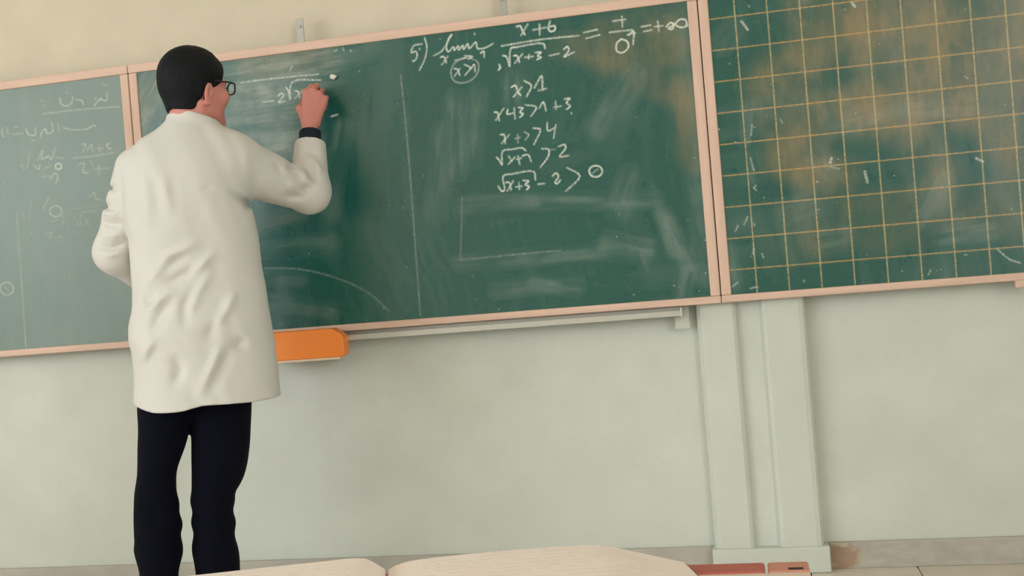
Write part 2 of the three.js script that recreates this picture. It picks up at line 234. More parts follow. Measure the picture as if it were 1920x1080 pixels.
const STEEL = std({ color: srgb(168, 166, 158), roughness: 0.45, metalness: 0.5 });
function chalkboard(label, xa, W, surface) {
  const b = thing('chalkboard', label, 'chalkboard', [xa, YB, 0]);
  const st = 0.033, tp = 0.031, bt = 0.024, zb = ZB - 0.026;
  mesh('writing_surface', box(st - 0.004, W - st + 0.004, bt - 0.004, 1 - tp + 0.004, zb + 0.004, ZB - 0.006), surface, b);
  mesh('frame_rail', metric(box(0.001, W - 0.001, 1 - tp, 1, zb, ZB, 0.004)), RAIL, b);
  mesh('frame_rail', metric(box(0.001, W - 0.001, 0, bt, zb, ZB, 0.004)), RAIL, b);
  mesh('frame_stile', metric(box(0.0015, st, bt, 1 - tp, zb, ZB - 0.001, 0.004)), STILE, b);
  mesh('frame_stile', metric(box(W - st, W - 0.0015, bt, 1 - tp, zb, ZB - 0.001, 0.004)), STILE, b);
  return b;
}
const faceUV = (m, W) => { // uv 0..1 over the whole panel, so that the writing keeps its place in metres
  const p = m.geometry.attributes.position, uv = m.geometry.attributes.uv;
  for (let i = 0; i < p.count; i++) uv.setXY(i, p.getX(i) / W, p.getY(i));
};
const GREEN = [0.009, 0.090, 0.070];
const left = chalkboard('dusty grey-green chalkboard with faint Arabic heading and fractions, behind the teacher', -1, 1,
  panelMaps(1, 1, { film: 0.23, film2: 0.08, streak: 0.05, inks: INK_LEFT, base: GREEN, specks: 20 }));  // chalk film, made paler to stand in for window glare too
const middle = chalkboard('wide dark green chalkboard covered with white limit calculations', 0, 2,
  panelMaps(2, 1, { film: 0.002, film2: 0.07, streak: 0.07, inks: INK_MIDDLE, smears: SMEAR_AND_GLARE_MIDDLE, browns: BROWN_MIDDLE, base: GREEN, specks: 60 }));
const GRID = [];
for (let i = 0; i < 9; i++) GRID.push([113 + 99.8 * i, 24, 113 + 99.8 * i, 970]);
for (let k = 1; k <= 9; k++) GRID.push([34, 100 * k + 2, 966, 100 * k + 2]);
const right = chalkboard('green chalkboard ruled with a yellow square grid', 2, 1,
  panelMaps(1, 1, { film: 0.015, film2: 0.11, streak: 0.10, inks: INK_RIGHT, smears: SMEAR_RIGHT, browns: BROWN_RIGHT, base: GREEN, grid: GRID, specks: 40 }));
for (const [b, W] of [[left, 1], [middle, 2], [right, 1]]) faceUV(b.children[0], W);
for (const x of [0.648, 1.366]) { // screw tabs on top of the middle board
  const s = new THREE.Shape(); s.moveTo(-0.012, -0.03); s.lineTo(0.012, -0.03); s.lineTo(0.012, 0.086); s.lineTo(-0.012, 0.086);
  for (const y of [0.06, 0.025]) { const o = new THREE.Path(); o.absarc(0, y, 0.0035, 0, 6.2832); s.holes.push(o); }
  const g = new THREE.ExtrudeGeometry(s, { depth: 0.003, bevelEnabled: true, bevelSize: 0.0006, bevelThickness: 0.0006, bevelSegments: 1 });
  const t = mesh('mounting_tab', g.translate(x, 1, ZB - 0.031), STEEL, middle); t.userData.label = 'grey metal tab with screw holes';
  mesh('screw', new THREE.CylinderGeometry(0.005, 0.006, 0.005, 14).rotateX(Math.PI / 2).translate(x, 1.06, ZB - 0.026), STEEL, t);
}
{ // chalk rail under the middle board
  const s = new THREE.Shape();
  [[0, 0], [0.045, 0], [0.045, 0.016], [0.041, 0.016], [0.041, 0.004], [0.004, 0.004], [0.004, 0.026], [0, 0.026]].forEach(([z, y], i) => (i ? s.lineTo(z, y) : s.moveTo(z, y)));
  const g = new THREE.ExtrudeGeometry(s, { depth: 1.66, bevelEnabled: true, bevelSize: 0.0007, bevelThickness: 0.0007, bevelSegments: 1 });
  g.rotateY(-Math.PI / 2); g.translate(1.87, -0.030, ZB - 0.034);       // profile's first axis now runs along z
  const r = mesh('chalk_rail', g, std({ color: srgb(188, 186, 176), roughness: 0.4, metalness: 0.35 }), middle); r.userData.label = 'grey metal chalk rail';
  mesh('end_bracket', mergeGeometries([box(1.868, 1.874, -0.034, -0.004, ZB - 0.034, ZB + 0.012, 0.001), box(1.845, 1.892, -0.075, -0.002, ZB - 0.044, ZB - 0.040, 0.001)]), std({ color: srgb(196, 198, 186), roughness: 0.5 }), middle);
}
mesh('support_block', metric(box(0.878, 0.945, -0.022, 0.002, ZB - 0.02, ZB + 0.006, 0.004)), RAIL, right);

{ // orange box hung on the rail
  const s = new THREE.Shape(), X0 = 0.40, X1 = 0.742, Y0 = -0.078, Y1 = 0.012;
  s.moveTo(X0 + 0.012, Y0); s.lineTo(X1 - 0.014, Y0); s.quadraticCurveTo(X1, Y0, X1, Y0 + 0.014); s.lineTo(X1, Y1 - 0.034); s.quadraticCurveTo(X1, Y1 - 0.026, X1 - 0.008, Y1 - 0.020);
  s.lineTo(X1 - 0.030, Y1 - 0.004); s.quadraticCurveTo(X1 - 0.036, Y1, X1 - 0.046, Y1); s.lineTo(X0 + 0.046, Y1); s.quadraticCurveTo(X0 + 0.036, Y1, X0 + 0.030, Y1 - 0.004); s.lineTo(X0 + 0.006, Y1 - 0.022); s.quadraticCurveTo(X0, Y1 - 0.028, X0, Y1 - 0.034); s.lineTo(X0, Y0 + 0.012); s.quadraticCurveTo(X0, Y0, X0 + 0.012, Y0);
  const b = thing('orange_box', 'orange plastic box with clipped rounded corners hanging under the chalkboard beside the teacher', 'box', [0, YB, ZB]);
  mesh('body', new THREE.ExtrudeGeometry(s, { depth: 0.045, bevelEnabled: true, bevelSize: 0.004, bevelThickness: 0.004, bevelSegments: 3, curveSegments: 6 }).translate(0, 0, 0.016), phys({ color: srgb(252, 142, 56), roughness: 0.42, clearcoat: 0.15 }), b);
  const lip = mesh('bottom_lip', box(X0 + 0.01, X1 - 0.012, Y0 - 0.012, Y0 - 0.0035, 0.018, 0.068, 0.003), std({ color: srgb(226, 205, 176), roughness: 0.6 }), b); lip.userData.label = 'pale bottom edge';
}
{ // white lump on the board by the hand
  const g = new THREE.IcosahedronGeometry(0.010, 3), p = g.attributes.position;
  for (let i = 0; i < p.count; i++) { const k = 0.8 + 0.45 * vnoise(p.getX(i) * 260 + 9, p.getY(i) * 260 + p.getZ(i) * 190); p.setXYZ(i, p.getX(i) * k * 1.15, p.getY(i) * k * 0.9, p.getZ(i) * k * 0.8); }
  g.computeVertexNormals();
  const m = mesh('chalk_lump', g, std({ color: srgb(232, 230, 214), roughness: 0.9 })); m.position.set(0.764, YB + 0.868, ZB + 0.001);
  m.userData = { label: 'small white lump of chalk stuck on the board above the writing hand', category: 'chalk' };
}

// ---------------------------------------------------------------- desk and book in front
{
  const d = thing('school_desk', 'school desk with red-brown wooden edge under the open book', 'desk', [0, 0, 0]);
  const Y = 0.71, xa = 0.95, xb = 2.128, za = 2.625, zb = 3.1;
  const redMap = texture(512, 256, (x, y) => { const v = 0.62 + 0.6 * fbm(x * 0.01, y * 0.13, 5); return [lin8(0.44 * v), lin8(0.105 * v), lin8(0.075 * v)]; });
  const RED = std({ map: redMap, roughness: 0.4 }), TOP = std({ map: grain(18, 0.92, 1.06, [0.66, 0.53, 0.42]), roughness: 0.4 }), PALE = std({ color: srgb(184, 126, 106), roughness: 0.5 });
  mesh('desktop', metric(box(xa, xb, Y - 0.024, Y - 0.001, za + 0.036, zb, 0.002)), TOP, d);
  mesh('edge_strip', metric(box(xa, 2.086, Y - 0.028, Y, za, za + 0.035, 0.003)), RED, d);
  const e = mesh('corner_strip', metric(box(2.0885, xb, Y - 0.028, Y, za, za + 0.035, 0.003)), PALE, d); e.userData.label = 'paler replaced end of the wooden edge';
  mesh('screw_slot', box(2.108, 2.122, Y - 0.002, Y + 0.0008, za + 0.026, za + 0.031), std({ color: srgb(40, 34, 32), roughness: 0.6 }), e);
  const LEG = std({ color: srgb(84, 88, 86), roughness: 0.5, metalness: 0.4 });
  for (const x of [xa + 0.06, xb - 0.06]) for (const z of [za + 0.06, zb - 0.06]) mesh('leg', box(x - 0.014, x + 0.014, 0, Y - 0.03, z - 0.014, z + 0.014, 0.004), LEG, d);
  for (const x of [xa + 0.06, xb - 0.06]) mesh('side_bar', box(x - 0.012, x + 0.012, Y - 0.056, Y - 0.026, za + 0.07, zb - 0.07, 0.003), LEG, d);
  mesh('cross_bar', box(xa + 0.06, xb - 0.06, 0.12, 0.145, (za + zb) / 2 - 0.012, (za + zb) / 2 + 0.012, 0.003), LEG, d);
  for (const x of [xa + 0.06, xb - 0.06]) mesh('stretcher', box(x - 0.011, x + 0.011, 0.12, 0.145, za + 0.06, zb - 0.06, 0.003), LEG, d);
  mesh('book_shelf', box(xa + 0.04, xb - 0.04, Y - 0.17, Y - 0.155, za + 0.05, zb - 0.12, 0.003), TOP, d);
}
{
  const b = thing('open_book', 'open book with pale pinkish pages lying on the school desk', 'book', [1.729, 0.7105, 2.7226], 0.30);
  const L = 0.30;
  const pageMap = texture(512, 512, (x, y) => { // faint rows of print
    const row = (y % 22) / 22, on = row < 0.22 && x > 60 && x < 450 && hash(Math.floor(x / 9), Math.floor(y / 22)) > 0.3 ? 0.14 : 0;
    const k = (0.95 + 0.08 * fbm(x * 0.02, y * 0.02, 4)) * (1 - on * (0.4 + 0.6 * hash(x >> 1, y >> 1)));
    return [lin8(0.78 * k), lin8(0.67 * k), lin8(0.59 * k)];
  });
  const PAGE = std({ map: pageMap, roughness: 0.85 }), EDGE = std({ color: srgb(222, 205, 188), roughness: 0.95 });
  // height of the top page over the desk: the right leaf falls away to its edge, the left one stays full
  const SIDES = { 1: [0.292, table([[0, 0.027], [0.008, 0.031], [0.028, 0.0345], [0.12, 0.0345], [0.20, 0.0315], [0.215, 0.029], [0.25, 0.018], [0.292, 0.0045]])], [-1]: [0.26, table([[0, 0.027], [0.006, 0.032], [0.02, 0.041], [0.06, 0.0425], [0.26, 0.0415]])] };
  for (const s of [1, -1]) {
    const [W, T] = SIDES[s], hgt = (x) => T(x, 1);
    const pos = [], uv = [], idx = [], N = 24;
    for (let i = 0; i <= N; i++) for (const z of [0, L]) { const x = 0.0015 + (W - 0.0015) * Math.pow(i / N, 1.5); pos.push(s * x, hgt(x), z); uv.push(s > 0 ? x / W : 1 - x / W, 1 - z / L); }
    for (let i = 0; i < N; i++) { const a = i * 2; if (s > 0) idx.push(a, a + 1, a + 2, a + 1, a + 3, a + 2); else idx.push(a, a + 2, a + 1, a + 1, a + 2, a + 3); }
    const g = new THREE.BufferGeometry(); g.setAttribute('position', new THREE.Float32BufferAttribute(pos, 3)); g.setAttribute('uv', new THREE.Float32BufferAttribute(uv, 2)); g.setIndex(idx); g.computeVertexNormals();
    mesh('page', g, PAGE, b);
    const sh = new THREE.Shape(); sh.moveTo(s * 0.001, 0.003);
    for (let i = 0; i <= N; i++) { const x = 0.0015 + (W - 0.0015) * Math.pow(i / N, 1.5); sh.lineTo(s * x, hgt(x) - 0.0006); }
    sh.lineTo(s * W, 0.003);
    mesh('page_block', new THREE.ExtrudeGeometry(sh, { depth: L, bevelEnabled: false }), EDGE, b);
  }
  mesh('cover', box(-0.262, 0.295, 0, 0.0028, -0.002, L + 0.004, 0.001), std({ color: srgb(120, 74, 62), roughness: 0.6 }), b);
}

// ---------------------------------------------------------------- the teacher
const V = (x, y, z) => [x, y, z];
function surfaceNets(sdf, lo, hi, cell) {
  const n = [0, 1, 2].map((k) => Math.ceil((hi[k] - lo[k]) / cell) + 1), [nx, ny, nz] = n, val = new Float32Array(nx * ny * nz), id = new Int32Array(nx * ny * nz).fill(-1);
  for (let k = 0, o = 0; k < nz; k++) for (let j = 0; j < ny; j++) for (let i = 0; i < nx; i++, o++) val[o] = sdf(lo[0] + i * cell, lo[1] + j * cell, lo[2] + k * cell);
  const pos = [], idx = [], off = [0, 1, nx, nx + 1, nx * ny, nx * ny + 1, nx * ny + nx, nx * ny + nx + 1];
  const E = [[0, 1], [0, 2], [0, 4], [1, 3], [1, 5], [2, 3], [2, 6], [3, 7], [4, 5], [4, 6], [5, 7], [6, 7]];
  for (let k = 0; k < nz - 1; k++) for (let j = 0; j < ny - 1; j++) for (let i = 0; i < nx - 1; i++) {
    const o = i + nx * (j + ny * k); let m = 0;
    for (let c = 0; c < 8; c++) if (val[o + off[c]] < 0) m |= 1 << c;
    if (m === 0 || m === 255) continue;
    let x = 0, y = 0, z = 0, t = 0;
    for (const [a, b] of E) if (((m >> a) & 1) !== ((m >> b) & 1)) {
      const va = val[o + off[a]], vb = val[o + off[b]], s = va / (va - vb);
      x += lerp(a & 1, b & 1, s); y += lerp((a >> 1) & 1, (b >> 1) & 1, s); z += lerp((a >> 2) & 1, (b >> 2) & 1, s); t++;
    }
    id[o] = pos.length / 3; pos.push(lo[0] + (i + x / t) * cell, lo[1] + (j + y / t) * cell, lo[2] + (k + z / t) * cell);
  }
  const quad = (a, b, c, d, flip) => { if (a < 0 || b < 0 || c < 0 || d < 0) return; if (flip) idx.push(a, c, b, a, d, c); else idx.push(a, b, c, a, c, d); };
  const sx = 1, sy = nx, sz = nx * ny;
  for (let k = 1; k < nz - 1; k++) for (let j = 1; j < ny - 1; j++) for (let i = 1; i < nx - 1; i++) {
    const o = i + nx * (j + ny * k), s = val[o] < 0;
    if (s !== val[o + sx] < 0) quad(id[o - sy - sz], id[o - sz], id[o], id[o - sy], !s);
    if (s !== val[o + sy] < 0) quad(id[o - sx - sz], id[o - sx], id[o], id[o - sz], !s);
    if (s !== val[o + sz] < 0) quad(id[o - sx - sy], id[o - sy], id[o], id[o - sx], !s);
  }
  const nor = new Float32Array(pos.length), e = cell * 0.7;
  for (let i = 0; i < pos.length; i += 3) {
    const [x, y, z] = [pos[i], pos[i + 1], pos[i + 2]];
    const gx = sdf(x + e, y, z) - sdf(x - e, y, z), gy = sdf(x, y + e, z) - sdf(x, y - e, z), gz = sdf(x, y, z + e) - sdf(x, y, z - e), L = Math.hypot(gx, gy, gz) || 1;
    nor[i] = gx / L; nor[i + 1] = gy / L; nor[i + 2] = gz / L;
  }
  const g = new THREE.BufferGeometry();
  g.setAttribute('position', new THREE.Float32BufferAttribute(pos, 3)); g.setAttribute('normal', new THREE.BufferAttribute(nor, 3)); g.setIndex(idx);
  return g;
}
const smin = (a, b, k) => { const q = Math.max(k - Math.abs(a - b), 0) / k; return Math.min(a, b) - q * q * k * 0.25; };
const smax = (a, b, k) => -smin(-a, -b, k);
/** distance to a capsule from a to b whose radius tapers from ra to rb */
function cap(x, y, z, a, b, ra, rb) {
  const dx = b[0] - a[0], dy = b[1] - a[1], dz = b[2] - a[2], px = x - a[0], py = y - a[1], pz = z - a[2];
  const t = clamp((px * dx + py * dy + pz * dz) / (dx * dx + dy * dy + dz * dz || 1e-9));
  return Math.hypot(px - t * dx, py - t * dy, pz - t * dz) - lerp(ra, rb, t);
}
const ell = (x, y, z, c, r) => { const a = (x - c[0]) / r[0], b = (y - c[1]) / r[1], d = (z - c[2]) / r[2], k = Math.hypot(a, b, d), q = Math.hypot(a / r[0], b / r[1], d / r[2]); return q < 1e-6 ? -Math.min(...r) : (k * (k - 1)) / q; };
function table(rows) { // rows [y, ...values] with falling or rising y; smooth interpolation
  const r = [...rows].sort((a, b) => a[0] - b[0]);
  return (y, c) => {
    if (y <= r[0][0]) return r[0][c]; if (y >= r[r.length - 1][0]) return r[r.length - 1][c];
    let i = 0; while (r[i + 1][0] < y) i++;
    const p1 = r[i], p2 = r[i + 1], p0 = r[Math.max(0, i - 1)], p3 = r[Math.min(r.length - 1, i + 2)], hh = p2[0] - p1[0], t = (y - p1[0]) / hh;
    const m1 = p2 === p0 ? 0 : ((p2[c] - p0[c]) / (p2[0] - p0[0])) * hh, m2 = p3 === p1 ? 0 : ((p3[c] - p1[c]) / (p3[0] - p1[0])) * hh, t2 = t * t, t3 = t2 * t;
    return (2 * t3 - 3 * t2 + 1) * p1[c] + (t3 - 2 * t2 + t) * m1 + (3 * t2 - 2 * t3) * p2[c] + (t3 - t2) * m2;
  };
}
const column = (x, y, z, T, n) => { // a body with an oval section that changes with height: [y, left, right, half depth, centre z]
  const l = T(y, 1), r = T(y, 2), b = T(y, 3), c = T(y, 4), a = (r - l) / 2, k = Math.pow(Math.pow(Math.abs((x - (l + r) / 2) / a), n) + Math.pow(Math.abs((z - c) / b), n), 1 / n);
  return (k - 1) * Math.min(a, b);
};
const add = (a, b, s = 1) => [a[0] + b[0] * s, a[1] + b[1] * s, a[2] + b[2] * s];
const unit = (a) => { const l = Math.hypot(...a); return [a[0] / l, a[1] / l, a[2] / l]; };
const cross = (a, b) => [a[1] * b[2] - a[2] * b[1], a[2] * b[0] - a[0] * b[2], a[0] * b[1] - a[1] * b[0]];

const teacher = thing('person', 'person in a white lab coat and dark trousers, seen from behind, writing on the chalkboard', 'person', [0.42, 0.01, 0.61], 28 * Math.PI / 180);
// joints in the person's own frame (x to the right of the back, y up, z behind the back)
const SHR = [0.175, 1.425, -0.01], ELR = [0.415, 1.335, -0.13], WRR = [0.447, 1.566, -0.214];
const SHL = [-0.096, 1.42, -0.03], ELL = [-0.193, 1.18, -0.085], WRL = [-0.075, 1.06, -0.215];
const HEAD_AT = new THREE.Matrix4().makeRotationY(-53 * Math.PI / 180).setPosition(0.083, 1.66, -0.03);

{ // the lab coat
  const T = table([[1.60, 0.006, 0.140, 0.066, -0.028], [1.575, 0.000, 0.143, 0.068, -0.026], [1.55, -0.028, 0.150, 0.072, -0.022], [1.53, -0.056, 0.185, 0.080, -0.02], [1.505, -0.092, 0.222, 0.092, -0.018], [1.467, -0.132, 0.236, 0.108, -0.014], [1.436, -0.146, 0.236, 0.118, -0.01],
    [1.40, -0.150, 0.226, 0.126, -0.006], [1.32, -0.148, 0.218, 0.134, -0.002], [1.24, -0.143, 0.228, 0.132, 0], [1.18, -0.141, 0.234, 0.128, 0], [1.10, -0.145, 0.236, 0.126, 0], [1.05, -0.147, 0.240, 0.128, 0], [1.00, -0.152, 0.243, 0.136, 0], [0.95, -0.166, 0.246, 0.146, 0.004],
    [0.91, -0.171, 0.248, 0.150, 0.006], [0.87, -0.167, 0.253, 0.150, 0.006], [0.80, -0.167, 0.258, 0.152, 0.006], [0.73, -0.172, 0.262, 0.156, 0.006], [0.66, -0.176, 0.266, 0.160, 0.006]]);
  const hem = table([[-0.18, 0.728], [-0.14, 0.708], [-0.108, 0.698], [-0.06, 0.696], [-0.034, 0.697], [0.0, 0.703], [0.03, 0.707], [0.10, 0.705], [0.165, 0.702], [0.27, 0.703]]);
  const F = [];
  for (const [amp, wd, lines] of FOLDS) for (const l of lines) { const p = []; for (let k = 0; k < l.length; k += 3) p.push([l[k] / 1000, l[k + 1] / 1000, l[k + 2] / 1000]); F.push({ p, amp: amp / 1000, w: (wd / 1000) * 1.25 }); }
  const fold = (x, y, z) => { // relief of the cloth, in metres
    let r = 0.003 * (fbm(x * 9 + 3, y * 5 + z * 7, 2) - 0.5) + 0.009 * (fbm((x + y * 0.35) * 16 + 11, (y - x * 0.4) * 3.2 + 30 + z * 6, 2) - 0.5);
    if (z > -0.17) for (const f of F) {
      let best = 1, g = 0, fz = 0; const n = f.p.length - 1;
      for (let k = 0; k < n; k++) {
        const a = f.p[k], b = f.p[k + 1], dx = b[0] - a[0], dy = b[1] - a[1], px = x - a[0], py = y - a[1], t = clamp((px * dx + py * dy) / (dx * dx + dy * dy)), d2 = (px - t * dx) ** 2 + (py - t * dy) ** 2;
        if (d2 < best) { best = d2; g = (k + t) / n; fz = lerp(a[2], b[2], t); }
      }
      if (best > 9 * f.w * f.w) continue;
      r += 1.8 * f.amp * Math.pow(Math.sin(Math.PI * clamp(g, 0.001, 0.999)), 1.3) * Math.exp(-best / (f.w * f.w)) * Math.exp(-(((z - fz) / 0.09) ** 2));
    }
    return r;
  };
  const cuffDir = unit(add(WRR, ELR, -1)), cuffEnd = add(WRR, cuffDir, -0.070), neckA = [0.074, 1.42, -0.03], neckB = [0.079, 1.66, -0.034];
  const solid = (x, y, z) => {
    let d = column(x, y, z, T, 2.3);
    const ar = Math.min(cap(x, y, z, SHR, ELR, 0.084, 0.066), smin(cap(x, y, z, SHR, ELR, 0.084, 0.066), cap(x, y, z, ELR, WRR, 0.064, 0.045), 0.03));
    const al = smin(cap(x, y, z, SHL, ELL, 0.072, 0.057), cap(x, y, z, ELL, WRL, 0.056, 0.043), 0.03);
    d = smin(d, ar, 0.035); d = smin(d, al, 0.008);
    if (Math.abs(d) < 0.03) d -= fold(x, y, z);
    return d;
  };
  const coat = (x, y, z) => {
    let d = solid(x, y, z);
    // collar: roll of cloth round the neck
    const cy = 1.568 - 0.34 * Math.max(0, x - 0.06) - 0.55 * Math.max(0, -z - 0.03), dx = (x - 0.072) / 0.070, dz = (z + 0.028) / 0.068;
    const ring = Math.hypot((Math.hypot(dx, dz) - 1) * 0.068, (y - cy) * 0.42) - 0.0095;
    d = smin(d, ring, 0.012);
    if (x < 0.26 && z > -0.16) d = smax(d, y - cy - 0.018, 0.006);                                   // top edge of the collar
    d = Math.max(d, -(cap(x, y, z, neckA, neckB, 0.050, 0.061)));          // neck opening
    const hy = hem(x, 1) + 0.10 * Math.max(0, 0.1 - z) * 0.12;
    if (y < 0.98) d = Math.max(d, -Math.max(d + 0.020, y - 0.9));          // hollow skirt
    d = Math.max(d, hy - y);
    const s = (x - cuffEnd[0]) * cuffDir[0] + (y - cuffEnd[1]) * cuffDir[1] + (z - cuffEnd[2]) * cuffDir[2];
    if (x > 0.36 && y > 1.45) { d = smax(d, s, 0.006); d = Math.max(d, -Math.max(cap(x, y, z, ELR, WRR, 0.05, 0.036), -s - 0.05)); }
    return d;
  };
  const clothMap = grain(40, 0.97, 1.03, [0.82, 0.795, 0.735]);
  mesh('lab_coat', surfaceNets(coat, [-0.29, 0.66, -0.32], [0.53, 1.63, 0.22], 0.0058), phys({ color: new THREE.Color().setRGB(0.66, 0.635, 0.59), roughness: 0.92, sheen: 0.15, sheenRoughness: 0.6, sheenColor: new THREE.Color(0.5, 0.5, 0.48) }), teacher).userData.label = 'long white lab coat';
  clothMap.dispose();
}
{ // trousers
  const TL = table([[0.95, -0.140, 0.060, 0.105, 0], [0.80, -0.150, 0.020, 0.098, 0], [0.71, -0.161, 0.000, 0.092, 0], [0.65, -0.164, -0.012, 0.088, 0], [0.59, -0.170, -0.029, 0.084, 0], [0.51, -0.178, -0.061, 0.078, -0.004], [0.45, -0.191, -0.067, 0.076, -0.006], [0.36, -0.200, -0.061, 0.078, 0.004], [0.27, -0.200, -0.067, 0.080, 0.006], [0.20, -0.196, -0.079, 0.082, 0.0], [0.10, -0.194, -0.086, 0.086, -0.006], [0.03, -0.194, -0.084, 0.092, -0.012]]);
  const TR = table([[0.95, -0.020, 0.190, 0.105, 0], [0.80, 0.000, 0.186, 0.098, 0], [0.69, -0.008, 0.173, 0.092, 0], [0.64, -0.010, 0.168, 0.090, 0], [0.54, -0.017, 0.153, 0.084, -0.002], [0.47, -0.022, 0.132, 0.080, -0.008], [0.41, -0.030, 0.100, 0.078, -0.008], [0.33, -0.033, 0.093, 0.078, 0.002], [0.25, -0.036, 0.094, 0.080, 0.004], [0.18, -0.038, 0.097, 0.082, 0], [0.10, -0.042, 0.096, 0.086, -0.006], [0.03, -0.042, 0.096, 0.092, -0.012]]);
  const f = (x, y, z) => {
    let l = column(x, y, z, TL, 2.2), r = column(x, y, z, TR, 2.2);
    let d = smin(l, r, y > 0.66 ? 0.03 : 0.008);
    d = smin(d, ell(x, y, z, [0.02, 0.86, 0.0], [0.145, 0.16, 0.10]), 0.03);
    if (Math.abs(d) < 0.02) d -= 0.004 * (fbm(x * 14 + 5, y * 11 + z * 9, 2) - 0.5) + 0.003 * Math.sin(y * 62 + 9 * x + 2 * Math.sin(y * 17)) * sstep(0.5, 0.36, y) * sstep(0.2, 0.5, fbm(x * 20, y * 8 + z * 12, 2));
    d = Math.max(d, y - 0.98, 0.03 - y);
    return Math.max(d, -Math.max(d + 0.012, y - 0.09));
  };
  mesh('trousers', surfaceNets(f, [-0.23, 0.01, -0.13], [0.22, 1.0, 0.16], 0.0075), phys({ color: srgb(5, 7, 20), roughness: 1, specularIntensity: 0.35 }), teacher).userData.label = 'dark navy trousers';
}
for (const [x, turn] of [[-0.138, -0.12], [0.028, -0.5]]) { // shoes, mostly below the frame
  const up = (px, py, pz) => { let d = smin(ell(px, py, pz, [0, 0.045, 0.015], [0.044, 0.05, 0.085]), ell(px, py, pz, [0, 0.03, -0.10], [0.048, 0.042, 0.10]), 0.03); return Math.max(d, 0.012 - py); };
  const g = surfaceNets(up, [-0.07, -0.01, -0.22], [0.07, 0.12, 0.12], 0.006);
  const s = mesh('shoe', g, std({ color: srgb(28, 24, 24), roughness: 0.35 }), teacher);
  s.position.set(x, -0.01, -0.005); s.rotation.y = turn;
  const sole = (px, py, pz) => Math.max(smin(ell(px, 0.0, pz, [0, 0, 0.015], [0.045, 1, 0.087]), ell(px, 0, pz, [0, 0, -0.10], [0.05, 1, 0.103]), 0.03), Math.abs(py - 0.007) - 0.0065);
  mesh('sole', surfaceNets(sole, [-0.07, -0.01, -0.22], [0.07, 0.03, 0.12], 0.005), std({ color: srgb(20, 18, 18), roughness: 0.7 }), s);
}

// the body: head, neck, hands and what is under the clothes, one surface
const SKIN = new THREE.Color().setRGB(0.63, 0.245, 0.20);
// head frame: x to the head's right, y up from the eyes, z to the back
const skull = (x, y, z) => ell(x, y, z, [0, 0.038, 0.008], [0.076, 0.084, 0.098]);
const headField = (x, y, z) => {
  const ax = Math.abs(x);
  let d = skull(x, y, z);
  d = smin(d, ell(x, y, z, [0, -0.028, -0.032], [0.066, 0.084, 0.062]), 0.03);
  d = smin(d, cap(ax, y, z, [0.046, -0.066, -0.004], [0.012, -0.098, -0.072], 0.020, 0.019), 0.03);       // jaw
  d = smin(d, ell(x, y, z, [0, -0.104, -0.078], [0.022, 0.016, 0.018]), 0.015);                           // chin
  d = smin(d, ell(ax, y, z, [0.047, -0.026, -0.066], [0.023, 0.022, 0.019]), 0.02);                       // cheekbone
  d = smin(d, cap(ax, y, z, [0.008, 0.020, -0.090], [0.046, 0.020, -0.074], 0.009, 0.009), 0.014);        // brow
  d = smax(d, -ell(ax, y, z, [0.032, 0.000, -0.099], [0.019, 0.013, 0.015]), 0.010);                      // eye socket
  d = smin(d, ell(ax, y, z, [0.032, 0.000, -0.076], [0.0125, 0.0125, 0.0125]), 0.002);                    // eyeball
  d = smin(d, cap(x, y, z, [0, 0.010, -0.090], [0, -0.034, -0.110], 0.0075, 0.0105), 0.010);              // nose
  d = smin(d, ell(ax, y, z, [0.012, -0.038, -0.099], [0.0075, 0.007, 0.011]), 0.006);                     // nostril wing
  d = smin(d, cap(ax, y, z, [0, -0.060, -0.0945], [0.021, -0.063, -0.083], 0.006, 0.0035), 0.005);        // upper lip
  d = smin(d, cap(ax, y, z, [0, -0.071, -0.0925], [0.018, -0.069, -0.083], 0.0065, 0.0035), 0.005);       // lower lip
  // ears
  const ex = ax - 0.080, ey = y + 0.024, ez = z - 0.012, c = Math.cos(0.25), s = Math.sin(0.25), fy = ey * c - ez * s, fz = ey * s + ez * c;
  let ear = Math.max(ell(ex - fz * 0.35, fy, fz, [0, 0, 0], [0.0085, 0.033, 0.0195]), -ell(ex - fz * 0.35, fy, fz, [0.009, 0.004, -0.001], [0.0075, 0.020, 0.011]));
  ear = smin(ear, ell(ex, fy, fz, [0.0, -0.027, -0.006], [0.006, 0.010, 0.009]), 0.006);
  d = smin(d, ear, 0.006);
  d = smin(d, cap(x, y, z, [0, -0.04, 0.028], [0, -0.17, 0.045], 0.054, 0.057), 0.022);                   // neck
  d = smin(d, cap(ax, y, z, [0.055, -0.055, 0.03], [0.022, -0.165, -0.012], 0.013, 0.013), 0.02);         // neck muscle
  return d;
};
const parts = [];
{
  const g = surfaceNets(headField, [-0.11, -0.185, -0.135], [0.11, 0.135, 0.125], 0.0032);
  g.applyMatrix4(HEAD_AT); parts.push(g);
}
const chalkLine = {};
